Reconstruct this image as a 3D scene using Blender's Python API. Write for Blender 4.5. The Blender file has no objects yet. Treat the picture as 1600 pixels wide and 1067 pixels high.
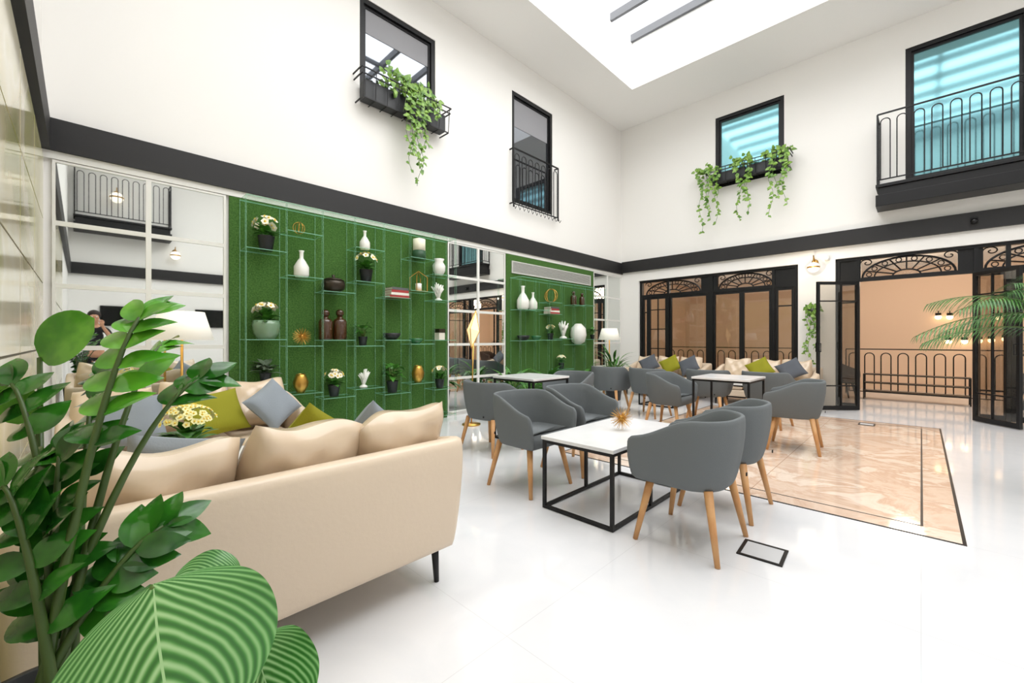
import bpy, math, random
from mathutils import Vector, Matrix, Euler
random.seed(7)
S=bpy.context.scene; COL=S.collection; PI=math.pi
V=Vector
# ---------------------------------------------------------------- calibration (room survey from the photograph)
FPX=655.0; HZ=531.0; EYE=1.2; A=math.radians(44.3); SA=math.sin(A); CA=math.cos(A)
def dirv(u):
    t=(u-800)/FPX; return (-SA+CA*t, CA+SA*t)
def LW(u,v,x=-5.29):
    dx,dy=dirv(u); k=x/dx; return V((x,k*dy,EYE+(HZ-v)*k/FPX))
def FW(u,v,y=9.25):
    dx,dy=dirv(u); k=y/dy; return V((k*dx,y,EYE+(HZ-v)*k/FPX))
# ---------------------------------------------------------------- materials
def lin(c):
    return tuple((x/255/12.92 if x/255<=.04045 else ((x/255+.055)/1.055)**2.4) for x in c)+(1,)
def mat(name,c,rough=.5,metal=0,emit=0,noise=None,bump=None,coat=0,ecol=None,spec=None):
    m=bpy.data.materials.new(name); m.use_nodes=True; nt=m.node_tree; b=nt.nodes['Principled BSDF']
    b.inputs['Base Color'].default_value=lin(c); b.inputs['Roughness'].default_value=rough; b.inputs['Metallic'].default_value=metal
    if coat: b.inputs['Coat Weight'].default_value=coat; b.inputs['Coat Roughness'].default_value=.2
    if spec is not None: b.inputs['Specular IOR Level'].default_value=spec
    if emit:
        b.inputs['Emission Color'].default_value=lin(ecol or c); b.inputs['Emission Strength'].default_value=emit
    tc=nt.nodes.new('ShaderNodeTexCoord')
    if noise:
        sc,c2,det=noise
        n=nt.nodes.new('ShaderNodeTexNoise'); n.inputs['Scale'].default_value=sc; n.inputs['Detail'].default_value=det
        nt.links.new(tc.outputs['Object'],n.inputs['Vector'])
        r=nt.nodes.new('ShaderNodeValToRGB'); r.color_ramp.elements[0].position=.35; r.color_ramp.elements[1].position=.65
        r.color_ramp.elements[0].color=lin(c); r.color_ramp.elements[1].color=lin(c2)
        nt.links.new(n.outputs['Fac'],r.inputs['Fac']); nt.links.new(r.outputs['Color'],b.inputs['Base Color'])
    if bump:
        sc,st=bump[:2]
        n=nt.nodes.new('ShaderNodeTexNoise'); n.inputs['Scale'].default_value=sc; n.inputs['Detail'].default_value=bump[2] if len(bump)>2 else 4
        nt.links.new(tc.outputs['Object'],n.inputs['Vector'])
        bp=nt.nodes.new('ShaderNodeBump'); bp.inputs['Strength'].default_value=st; bp.inputs['Distance'].default_value=.02
        nt.links.new(n.outputs['Fac'],bp.inputs['Height']); nt.links.new(bp.outputs['Normal'],b.inputs['Normal'])
    return m
def glassmat(name,tint,base=.04,amount=.9,rough=.02):
    """thin clear pane: reflection from the facing angle (same from both sides), rest passes through"""
    m=bpy.data.materials.new(name); m.use_nodes=True; nt=m.node_tree; nt.nodes.clear()
    o=nt.nodes.new('ShaderNodeOutputMaterial'); mx=nt.nodes.new('ShaderNodeMixShader'); t=nt.nodes.new('ShaderNodeBsdfTransparent'); g=nt.nodes.new('ShaderNodeBsdfGlossy'); l=nt.nodes.new('ShaderNodeLayerWeight')
    l.inputs['Blend'].default_value=.5; t.inputs['Color'].default_value=lin(tint); g.inputs['Roughness'].default_value=rough; g.inputs['Color'].default_value=(.95,.97,.96,1)
    pw=nt.nodes.new('ShaderNodeMath'); pw.operation='POWER'; pw.inputs[1].default_value=4
    mu=nt.nodes.new('ShaderNodeMath'); mu.operation='MULTIPLY_ADD'; mu.inputs[1].default_value=amount; mu.inputs[2].default_value=base
    nt.links.new(l.outputs['Facing'],pw.inputs[0]); nt.links.new(pw.outputs[0],mu.inputs[0]); nt.links.new(mu.outputs[0],mx.inputs[0]); nt.links.new(t.outputs[0],mx.inputs[1]); nt.links.new(g.outputs[0],mx.inputs[2]); nt.links.new(mx.outputs[0],o.inputs[0])
    return m
def edgemat(name,c,k):
    m=mat(name,c,.15); nt=m.node_tree; o=nt.nodes['Material Output']; b=nt.nodes['Principled BSDF']
    mx=nt.nodes.new('ShaderNodeMixShader'); t=nt.nodes.new('ShaderNodeBsdfTransparent'); mx.inputs[0].default_value=k
    nt.links.new(t.outputs[0],mx.inputs[1]); nt.links.new(b.outputs[0],mx.inputs[2]); nt.links.new(mx.outputs[0],o.inputs[0]); return m
M={}
M['wall']=mat('white_plaster',(243,241,237),.85)
M['ceil']=mat('ceiling_white',(249,248,246),.9)
M['band']=mat('black_band',(28,27,28),.55)
M['black']=mat('black_metal',(18,18,20),.42,.3)
M['white_frame']=mat('white_lacquer',(236,235,230),.4)
M['mirror']=mat('mirror_glass',(225,228,226),.015,1)
M['turf']=mat('turf_wall',(49,88,30),.95,noise=(70,(76,116,49),8),bump=(140,.35))
M['leather']=mat('beige_leather',(224,205,182),.36,bump=(45,.05))
M['leather_soft']=mat('champagne_leather',(219,197,170),.24,bump=(4,.3,1),coat=.45)
M['grey_fabric']=mat('grey_felt',(105,110,112),.9,bump=(180,.12))
M['oak']=mat('oak_wood',(218,168,114),.5,noise=(9,(204,148,94),5))
M['marble_top']=mat('marble_top',(238,238,238),.2,noise=(2.2,(222,222,223),8))
M['plate']=mat('grey_plate',(204,205,207),.35)
M['olive']=mat('olive_fabric',(142,140,22),.85,bump=(150,.1))
M['pillow_grey']=mat('pillow_grey_fabric',(140,148,156),.8,bump=(150,.1))
M['pillow_dark']=mat('pillow_charcoal',(88,92,100),.85,bump=(150,.1))
M['gold']=mat('brushed_gold',(206,160,80),.3,.9)
M['brass']=mat('brass',(206,160,84),.28,.9)
M['ceramic']=mat('white_ceramic',(240,238,232),.25)
M['amber']=mat('amber_glass',(66,38,16),.12,coat=.5)
M['dark_pot']=mat('dark_pot',(30,32,34),.45)
M['bronze']=mat('dark_bronze',(58,50,40),.3,.5)
M['shade']=mat('lamp_shade_linen',(248,244,232),.8,emit=.35)
M['glow']=mat('warm_glow',(255,226,180),.5,emit=5)
M['globe']=mat('opal_globe',(255,246,230),.3,emit=1.2)
M['case_glass']=glassmat('case_glass',(246,252,248),.02,.35)
M['case_edge']=edgemat('glass_edge_green',(150,212,182),.5)
M['upright_edge']=edgemat('glass_upright_edge',(150,204,176),.35)
M['door_glass']=glassmat('door_glass',(236,233,229),.05,.8)
M['teal_glass']=mat('teal_window_glass',(124,174,181),.08,.75)
M['grey_glass']=mat('grey_window_glass',(130,134,140),.03,.9)
M['blind']=mat('grey_blind',(150,150,154),.7)
M['soil']=mat('soil',(40,30,22),.95)
M['petal']=mat('cream_petal',(250,244,222),.6)
M['petal_lemon']=mat('lemon_petal',(242,238,176),.6)
M['petal_y']=mat('yellow_center',(240,205,80),.6)
M['book_r']=mat('book_red',(170,60,58),.6); M['book_w']=mat('book_white',(232,226,215),.6); M['book_g']=mat('book_grey',(90,92,92),.6)
M['warm_wall']=mat('peach_wall',(228,202,178),.85)
M['screen']=mat('screen_black',(8,8,10),.15)
M['skin']=mat('skin',(214,160,128),.55); M['cloth']=mat('black_cloth',(22,22,26),.9); M['hair']=mat('dark_hair',(40,28,20),.7)
def leafm(name,c,c2,rough=.35):
    m=mat(name,c,rough,noise=(14,c2,3)); return m
M['zz']=leafm('zz_leaf',(22,72,20),(48,112,30),.14)
M['zz_light']=leafm('zz_young_leaf',(58,130,28),(100,170,48),.16)
M['ivy']=leafm('ivy_leaf',(76,122,34),(140,176,74),.4)
M['fern']=leafm('fern_leaf',(38,92,28),(80,140,48),.4)
M['grey_leaf']=leafm('grey_green_leaf',(70,84,66),(104,118,96),.6)
M['stem']=mat('green_stem',(84,110,44),.5); M['dark_stem']=mat('dark_stem',(60,84,32),.45)
# calathea: pale bands that fan out from the midrib, from the leaf's own UV
def calathea():
    m=bpy.data.materials.new('calathea_leaf'); m.use_nodes=True; nt=m.node_tree; b=nt.nodes['Principled BSDF']; b.inputs['Roughness'].default_value=.34
    uv=nt.nodes.new('ShaderNodeUVMap'); sx=nt.nodes.new('ShaderNodeSeparateXYZ'); nt.links.new(uv.outputs[0],sx.inputs[0])
    def mth(op,a,bb=None):
        n=nt.nodes.new('ShaderNodeMath'); n.operation=op
        for i,x in enumerate((a,bb)):
            if x is None: continue
            if isinstance(x,(int,float)): n.inputs[i].default_value=x
            else: nt.links.new(x,n.inputs[i])
        return n.outputs[0]
    ax=mth('ABSOLUTE',mth('SUBTRACT',sx.outputs[0],.5))
    ph=mth('SUBTRACT',sx.outputs[1],mth('MULTIPLY',mth('POWER',ax,1.25),2.1))
    n=nt.nodes.new('ShaderNodeTexNoise'); n.inputs['Scale'].default_value=4; nt.links.new(uv.outputs[0],n.inputs['Vector'])
    ph=mth('ADD',ph,mth('MULTIPLY',n.outputs[0],.05))
    st=mth('SINE',mth('MULTIPLY',ph,62))
    st=mth('MULTIPLY',mth('ADD',st,1),mth('SUBTRACT',.5,mth('MULTIPLY',ax,.3)))
    rib=mth('LESS_THAN',ax,.006)
    f=mth('MAXIMUM',st,rib)
    r=nt.nodes.new('ShaderNodeValToRGB'); e=r.color_ramp.elements
    e[0].position=.02; e[0].color=lin((44,102,38)); e[1].position=1; e[1].color=lin((156,194,138))
    k=e.new(.35); k.color=lin((68,130,56)); k=e.new(.68); k.color=lin((114,164,98))
    nt.links.new(f,r.inputs[0]); nt.links.new(r.outputs[0],b.inputs['Base Color'])
    return m
M['calathea']=calathea()
def floor_mat():
    m=bpy.data.materials.new('white_marble_floor'); m.use_nodes=True; nt=m.node_tree; b=nt.nodes['Principled BSDF']; b.inputs['Roughness'].default_value=.07; b.inputs['Specular IOR Level'].default_value=.7
    tc=nt.nodes.new('ShaderNodeTexCoord'); br=nt.nodes.new('ShaderNodeTexBrick'); br.offset=0
    br.inputs['Scale'].default_value=1; br.inputs['Brick Width'].default_value=1.2; br.inputs['Row Height'].default_value=1.2; br.inputs['Mortar Size'].default_value=.0015
    n=nt.nodes.new('ShaderNodeTexNoise'); n.inputs['Scale'].default_value=1.7; n.inputs['Detail'].default_value=11; n.inputs['Distortion'].default_value=1.6
    r=nt.nodes.new('ShaderNodeValToRGB'); cr=r.color_ramp; cr.elements[0].position=.25; cr.elements[0].color=lin((224,225,228)); cr.elements[1].color=lin((231,231,233)); cr.elements[1].position=.55
    nt.links.new(tc.outputs['Object'],br.inputs['Vector']); nt.links.new(tc.outputs['Object'],n.inputs['Vector']); nt.links.new(n.outputs[0],r.inputs[0])
    nt.links.new(r.outputs[0],br.inputs['Color1']); nt.links.new(r.outputs[0],br.inputs['Color2']); br.inputs['Mortar'].default_value=lin((214,214,216))
    nt.links.new(br.outputs['Color'],b.inputs['Base Color']); return m
M['floor']=floor_mat()
def onyx(name,cols,sc,bw,bh,mortar,rough,ms,nsc=1.8,det=7,dist=2.2,rot=.5):
    m=bpy.data.materials.new(name); m.use_nodes=True; nt=m.node_tree; b=nt.nodes['Principled BSDF']; b.inputs['Roughness'].default_value=rough
    tc=nt.nodes.new('ShaderNodeTexCoord'); mp=nt.nodes.new('ShaderNodeMapping'); mp.inputs['Scale'].default_value=sc; mp.inputs['Rotation'].default_value=(0,0,rot)
    n=nt.nodes.new('ShaderNodeTexNoise'); n.inputs['Scale'].default_value=nsc; n.inputs['Detail'].default_value=det; n.inputs['Distortion'].default_value=dist; n.inputs['Roughness'].default_value=.62
    r=nt.nodes.new('ShaderNodeValToRGB'); cr=r.color_ramp; P=(.3,.45,.52,.58,.7)
    cr.elements[0].position=P[0]; cr.elements[0].color=lin(cols[0]); cr.elements[1].position=P[4]; cr.elements[1].color=lin(cols[4])
    for i in (1,2,3): e=cr.elements.new(P[i]); e.color=lin(cols[i])
    nt.links.new(tc.outputs['Object'],mp.inputs[0]); nt.links.new(mp.outputs[0],n.inputs[0]); nt.links.new(n.outputs[0],r.inputs[0])
    if bw:
        br=nt.nodes.new('ShaderNodeTexBrick'); br.offset=0; br.inputs['Scale'].default_value=1; br.inputs['Brick Width'].default_value=bw; br.inputs['Row Height'].default_value=bh; br.inputs['Mortar Size'].default_value=ms; br.inputs['Mortar'].default_value=lin(mortar)
        nt.links.new(tc.outputs['Object'],br.inputs['Vector']); nt.links.new(r.outputs[0],br.inputs['Color1']); nt.links.new(r.outputs[0],br.inputs['Color2']); nt.links.new(br.outputs[0],b.inputs['Base Color'])
    else: nt.links.new(r.outputs[0],b.inputs['Base Color'])
    return m
M['onyx']=onyx('peach_onyx',((208,174,150),(227,203,183),(212,180,156),(237,219,202),(220,192,169)),(1,1.1,1),.98,1.1,(178,146,122),.07,.0028,1.7,12,.8)
M['panel_reflections']=onyx('cream_panel_green_reflections',((160,166,92),(230,218,178),(242,234,208),(200,196,132),(236,224,188)),(.35,.35,.6),0,0,(0,0,0),.1,0,1.2,3,.4,0)  # green patches stand for reflections of the room, painted into the colour
# ---------------------------------------------------------------- mesh builder
PROF={'lance':lambda s: math.sin(PI*min(1,max(0,s))**.8)**.9 if 0<s<1 else 0.02,
      'heart':lambda s: (min(1,s*5+.25))*(max(0,1-s))**.62,
      'round':lambda s: max(0.0004,1-(2*s-1)**2)**.5,
      'cordate':lambda s: (max(0.0004,1-(2*s-1)**2)**.5)*(1.06-.12*s)}
class MB:
    def __init__(s): s.v=[];s.f=[];s.m=[];s.uv={}
    def box(s,x0,x1,y0,y1,z0,z1,mi=0,mis=None):
        b=len(s.v); s.v+=[(x0,y0,z0),(x1,y0,z0),(x1,y1,z0),(x0,y1,z0),(x0,y0,z1),(x1,y0,z1),(x1,y1,z1),(x0,y1,z1)]
        fs=[(0,3,2,1),(4,5,6,7),(0,1,5,4),(2,3,7,6),(1,2,6,5),(3,0,4,7)]
        for i,q in enumerate(fs):
            s.f.append(tuple(b+k for k in q)); s.m.append(mis[i] if mis else mi)
        return s
    def tube(s,pts,r,n=6,mi=0,flat=1.0):
        pts=[V(p) for p in pts]; k=len(pts)
        rs=r if isinstance(r,(list,tuple)) else [r]*k
        b=len(s.v); t0=(pts[1]-pts[0]).normalized()
        up=V((0,0,1)) if abs(t0.z)<.9 else V((0,1,0))
        for i in range(k):
            if i==0: t=pts[1]-pts[0]
            elif i==k-1: t=pts[-1]-pts[-2]
            else: t=(pts[i+1]-pts[i]).normalized()+(pts[i]-pts[i-1]).normalized()
            if t.length<1e-6: t=V((0,0,1))
            t.normalize(); sd=t.cross(up)
            if sd.length<1e-4: sd=t.cross(V((1,0,0)))
            sd.normalize(); nn=sd.cross(t).normalized(); up=nn
            for j in range(n):
                a=2*PI*(j+.5)/n; s.v.append(tuple(pts[i]+sd*math.cos(a)*rs[i]+nn*math.sin(a)*rs[i]*flat))
        for i in range(k-1):
            for j in range(n):
                s.f.append((b+i*n+j,b+i*n+(j+1)%n,b+(i+1)*n+(j+1)%n,b+(i+1)*n+j)); s.m.append(mi)
        s.f.append(tuple(b+j for j in range(n))[::-1]); s.m.append(mi)
        s.f.append(tuple(b+(k-1)*n+j for j in range(n))); s.m.append(mi)
        return s
    def bar(s,p,q,w,mi=0): return s.tube([p,q],w*.7071,4,mi)
    def lathe(s,prof,c=(0,0,0),n=20,mi=0,ripple=0):
        b=len(s.v)
        for (r,z) in prof:
            for j in range(n):
                a=2*PI*j/n; rr=max(r,.0003)*(1+(ripple if j%2 else 0)); s.v.append((c[0]+rr*math.cos(a),c[1]+rr*math.sin(a),c[2]+z))
        for i in range(len(prof)-1):
            for j in range(n):
                s.f.append((b+i*n+j,b+i*n+(j+1)%n,b+(i+1)*n+(j+1)%n,b+(i+1)*n+j)); s.m.append(mi)
        s.f.append(tuple(b+j for j in range(n))[::-1]); s.m.append(mi)
        s.f.append(tuple(b+(len(prof)-1)*n+j for j in range(n))); s.m.append(mi)
        return s
    def ball(s,c,r,n=12,mi=0,sc=(1,1,1)):
        b=len(s.v); k=n//2
        for i in range(k+1):
            th=PI*i/k
            for j in range(n):
                a=2*PI*j/n; rr=max(math.sin(th),.002)
                s.v.append((c[0]+r*sc[0]*rr*math.cos(a),c[1]+r*sc[1]*rr*math.sin(a),c[2]-r*sc[2]*math.cos(th)))
        for i in range(k):
            for j in range(n):
                s.f.append((b+i*n+j,b+i*n+(j+1)%n,b+(i+1)*n+(j+1)%n,b+(i+1)*n+j)); s.m.append(mi)
        return s
    def leaf(s,p,d,up,L,W,droop=.2,fold=.15,n=6,mi=0,shape='lance',cols=1,wav=0):
        p=V(p); d=V(d).normalized(); up=V(up); side=d.cross(up)
        if side.length<1e-4: side=d.cross(V((1,0,0)))
        side.normalize(); nr=side.cross(d).normalized(); b=len(s.v); pf=PROF[shape]; C=2*cols+1
        for i in range(n+1):
            t=i/n; c=p+d*L*(t-.25*droop*t*t)-nr*(droop*L*t*t); w=W/2*pf(t)
            for j in range(-cols,cols+1):
                x=j/cols; rp=wav*math.sin(t*11+x*2)*abs(x)**3
                s.v.append(tuple(c+side*w*x+nr*(fold*w*abs(x)**1.2+rp)))
        for i in range(n):
            for j in range(C-1):
                q=(b+i*C+j,b+i*C+j+1,b+(i+1)*C+j+1,b+(i+1)*C+j)
                s.uv[len(s.f)]=[((j)/(C-1),i/n),((j+1)/(C-1),i/n),((j+1)/(C-1),(i+1)/n),((j)/(C-1),(i+1)/n)]
                s.f.append(q); s.m.append(mi)
        return s
    def shell(s,path,thick,zb,ztf,inset,mi=0,e=.012):
        b=len(s.v); R=10
        for (p,nr) in path:
            zt=ztf(p); H=zt-zb
            for (o,z) in ((-inset-.012,zb),(-inset,zb+.012),(-inset*.45,zb+.3*H),(0,zb+.7*H),(0,zt-e),(-e,zt),(-thick+e,zt),(-thick,zt-e),(-thick-inset*.7,zb+.012),(-thick-inset*.7,zb)):
                s.v.append((p[0]+nr[0]*o,p[1]+nr[1]*o,z))
        k=len(path)
        for i in range(k-1):
            for j in range(R):
                s.f.append((b+i*R+j,b+(i+1)*R+j,b+(i+1)*R+(j+1)%R,b+i*R+(j+1)%R)); s.m.append(mi)
        s.f.append(tuple(b+j for j in range(R))); s.m.append(mi)
        s.f.append(tuple(b+(k-1)*R+j for j in range(R))[::-1]); s.m.append(mi)
        return s
    def build(s,name,mats,parent=None,smooth=False,loc=None,rot=None,bevel=0,sub=0):
        me=bpy.data.meshes.new(name); me.from_pydata(s.v,[],s.f)
        if not isinstance(mats,(list,tuple)): mats=[mats]
        for m in mats: me.materials.append(m)
        me.polygons.foreach_set('material_index',s.m)
        if smooth: me.polygons.foreach_set('use_smooth',[True]*len(s.f))
        if s.uv:
            ul=me.uv_layers.new(name='UVMap')
            for i,poly in enumerate(me.polygons):
                if i in s.uv:
                    for li,c in zip(poly.loop_indices,s.uv[i]): ul.data[li].uv=c
        me.update(); o=bpy.data.objects.new(name,me); COL.objects.link(o)
        if parent: o.parent=parent
        if loc is not None: o.location=loc
        if rot is not None: o.rotation_euler=rot
        if bevel:
            bv=o.modifiers.new('bevel','BEVEL'); bv.width=bevel; bv.segments=2; bv.limit_method='ANGLE'
        if sub:
            sb=o.modifiers.new('sub','SUBSURF'); sb.levels=sub; sb.render_levels=sub
        return o
def tag(o,label,cat,group=None):
    o['label']=label; o['category']=cat
    if group: o['group']=group
    return o
def thing(name,label,cat,loc=(0,0,0),rotz=0,group=None):
    o=bpy.data.objects.new(name,None); COL.objects.link(o); o.empty_display_size=.1
    o.location=loc; o.rotation_euler=(0,0,rotz); return tag(o,label,cat,group)
def struct(o): o['kind']='structure'; return o
def dup(root,loc,rotz,label):
    r=root.copy(); COL.objects.link(r); r.location=loc; r.rotation_euler=(0,0,rotz); r['label']=label
    for ch in list(root.children):
        c=ch.copy(); COL.objects.link(c); c.parent=r
        for g in list(ch.children):
            d=g.copy(); COL.objects.link(d); d.parent=c
    return r
def holes(axis,c0,c1,a0,a1,z0,z1,hs):
    """wall slab: axis 'x' = plane x in [c0,c1] running along y (a) ; 'y' likewise ; 'z' horizontal slab with a=x, z=y"""
    A_=sorted({a0,a1}|{h[0] for h in hs}|{h[1] for h in hs}); Z_=sorted({z0,z1}|{h[2] for h in hs}|{h[3] for h in hs}); mb=MB()
    for i in range(len(A_)-1):
        for j in range(len(Z_)-1):
            am=(A_[i]+A_[i+1])/2; zm=(Z_[j]+Z_[j+1])/2
            if any(h[0]<am<h[1] and h[2]<zm<h[3] for h in hs): continue
            if axis=='x': mb.box(c0,c1,A_[i],A_[i+1],Z_[j],Z_[j+1])
            elif axis=='y': mb.box(A_[i],A_[i+1],c0,c1,Z_[j],Z_[j+1])
            else: mb.box(A_[i],A_[i+1],Z_[j],Z_[j+1],c0,c1)
    return mb
# ---------------------------------------------------------------- setting
XL=-5.29; YF=9.25; YN=-.24; XR=4.0; ZC=6.33
fl=struct(MB().box(-5.6,4.3,-.5,13.8,-.1,0).build('floor',M['floor']))
ix0,ix1,iy0,iy1=-2.75,.18,3.6,8.08
MB().box(ix0,ix1,iy0,iy1,0,.002).build('marble_inlay',M['onyx'],fl)
def ringmb(x0,x1,y0,y1,w,z):
    return MB().box(x0,x1,y0,y0+w,0,z).box(x0,x1,y1-w,y1,0,z).box(x0,x0+w,y0+w,y1-w,0,z).box(x1-w,x1,y0+w,y1-w,0,z)
ringmb(ix0-.012,ix1+.012,iy0-.012,iy1+.012,.017,.0028).build('border_line',M['black'],fl)
ringmb(ix0+.17,ix1-.17,iy0+.17,iy1-.17,.013,.0028).build('border_line',M['black'],fl)
W1=(2.55,3.75,4.36,5.75); W2=(5.42,6.58,3.7,5.72); W3=(-3.08,-1.85,4.36,5.83); W4=(-.18,1.1,3.72,5.88)
DA=(-4.81,-1.63,-.01,2.6); DB=(-1.08,2.1,-.01,2.62)
struct(holes('x',XL-.2,XL,YN-.2,YF+.2,0,ZC,[W1,W2]).build('wall_left',M['wall']))
struct(holes('y',YF,YF+.2,XL,XR,0,ZC,[W3,W4,DA,DB]).build('wall_far',M['wall']))
struct(MB().box(XL,XR,YN-.2,YN,0,ZC).build('wall_near',M['wall']))
struct(MB().box(XR,XR+.2,YN-.2,YF+.2,0,ZC).build('wall_right',M['wall']))
SK=(-4.24,2.6,.5,7.87)
struct(holes('z',ZC,ZC+.17,XL-.2,XR+.2,YN-.2,YF+.2,[SK]).build('ceiling',M['ceil']))
zt=7.3
struct(MB().box(SK[0]-.1,SK[0],SK[2]-.1,SK[3]+.1,ZC+.17,zt).box(SK[1],SK[1]+.1,SK[2]-.1,SK[3]+.1,ZC+.17,zt).box(SK[0],SK[1],SK[2]-.1,SK[2],ZC+.17,zt).box(SK[0],SK[1],SK[3],SK[3]+.1,ZC+.17,zt).build('wall_skylight',M['ceil']))
mb=MB()
y=SK[3]-.03
while y>SK[2]: mb.box(SK[0],SK[1],y-.03,y+.03,zt-.02,zt+.12); y-=.79
for x in (-2.0,.3): mb.box(x-.03,x+.03,SK[2],SK[3],zt+.02,zt+.1)
struct(mb.build('window_5',mat('skylight_grey',(92,94,98),.5)))
struct(MB().box(XL,XL+.06,YN,YF,2.8,3.07).build('trim_1',M['band']))
struct(MB().box(XL+.06,XR,YF-.06,YF,2.83,3.09).build('trim_2',M['band']))
struct(MB().box(XL+.06,XR,YN,YN+.05,2.8,3.07).build('trim_3',M['band']))
struct(MB().box(XR-.06,XR,YN+.05,YF-.06,2.8,3.07).build('trim_4',M['band']))
struct(MB().box(XL,XL+.035,YN,YF,2.735,2.8).build('trim_5',M['white_frame']))
# windows: local facing +Y, origin bottom centre
def window(name,w,h,loc,rotz,gl,blind=0,mull=False):
    mb=MB(); f=.065
    mb.box(-w/2,-w/2+f,-.06,.03,0,h).box(w/2-f,w/2,-.06,.03,0,h).box(-w/2+f,w/2-f,-.06,.03,0,f).box(-w/2+f,w/2-f,-.06,.03,h-f,h)
    g=.035; a=w/2-f
    mb.box(-a,-a+g,-.04,.0,f,h-f).box(a-g,a,-.04,0,f,h-f).box(-a+g,a-g,-.04,0,f,f+g).box(-a+g,a-g,-.04,0,h-f-g,h-f)
    if mull: mb.box(-.04,.04,-.05,.01,f,h-f)
    o=struct(mb.build(name,M['black'],loc=loc,rot=(0,0,rotz)))
    MB().box(-a+g,a-g,-.03,-.022,f+g,h-f-g).build('window_pane',gl,o)
    if blind: MB().box(-a+g,a-g,-.021,-.016,h-f-g-blind,h-f-g).build('blind',M['blind'],o)
    return o
R90=PI/2
window('window_1',1.2,W1[3]-W1[2],(XL-.04,3.15,W1[2]),-R90,M['grey_glass'],.32)
window('window_2',1.16,W2[3]-W2[2],(XL-.04,6.0,W2[2]),-R90,M['grey_glass'],.5)
window('window_3',1.23,W3[3]-W3[2],((W3[0]+W3[1])/2,YF+.04,W3[2]),PI,M['teal_glass'])
window('window_4',1.28,W4[3]-W4[2],((W4[0]+W4[1])/2,YF+.04,W4[2]),PI,M['teal_glass'])
# mirrors, turf panels
def mirror(name,w,h,ncol,nrow,loc,rotz,label,m,z0=.06):
    t=thing(name,label,'mirror',loc,rotz)
    mb=MB(); f=.02
    for i in range(ncol+1):
        x=-w/2+w*i/ncol; mb.box(x-f if i else x, x+f if i<ncol else x, 0,.03,z0,h)
    for j in range(nrow+1):
        z=z0+(h-z0)*j/nrow; mb.box(-w/2,w/2,0,.029,max(z-f,z0),min(z+f,h))
    mb.build('frame',M['white_frame'],t)
    MB().box(-w/2+.001,w/2-.001,.004,.016,z0+.001,h-.001).build('mirror_glass',m,t)
    return t
mirror('wall_mirror',1.24,2.73,2,5,(XL,.44,0),-R90,'gridded wall mirror at far left beside the first green panel, white frame',M['mirror'])
mirror('wall_mirror',1.26,2.73,2,5,(XL,4.595,0),-R90,'gridded wall mirror between the two green panels, behind the gold lamp',M['mirror'])
mirror('wall_mirror',1.18,2.73,2,5,(XL,8.61,0),-R90,'gridded wall mirror in the far corner right of the second green panel',M['mirror'])
t=thing('glossy_wall_panel','glossy cream wall panelling with green reflections painted on at the left picture edge','wall panel',(-2.9,YN,0))
MB().box(-2.3,2.3,0.001,.01,.06,2.73).build('backing',mat('joint_grey',(90,84,70),.6),t)
mb=MB()
for i in range(5):
    for j in range(5):
        x0=-2.3+i*.92; z0=.06+j*.534; mb.box(x0+.012,x0+.908,.0101,.014,z0+.006,z0+.528)
mb.build('panel_slab',M['panel_reflections'],t)
tag(MB().box(0,.03,-1.43,1.43,0,2.73).build('turf_panel',M['turf'],loc=(XL+.002,2.52,0)),'green turf wall panel behind the nearer glass display case','wall panel')
tag(MB().box(0,.03,-1.38,1.38,0,2.73).build('turf_panel',M['turf'],loc=(XL+.002,6.62,0)),'green turf wall panel with air vent, behind the farther glass case','wall panel')
t=thing('air_vent','white louvred air vent across the top of the farther green panel','vent',(XL+.033,6.62,2.4),-R90)
ringm=MB().box(-1.25,1.25,0,.02,0,.02).box(-1.25,1.25,0,.02,.2,.22).box(-1.25,-1.23,0,.02,.02,.2).box(1.23,1.25,0,.02,.02,.2)
M['vent_white']=mat('vent_white',(206,206,200),.5)
ringm.build('frame',M['vent_white'],t)
mb=MB()
for i in range(8): mb.box(-1.23,1.23,.002,.014,.026+.022*i,.036+.022*i)
mb.build('louvre',M['vent_white'],t)
MB().box(-1.23,1.23,0,.002,.02,.2).build('backing',mat('vent_grey',(100,100,96),.8),t)
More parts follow.
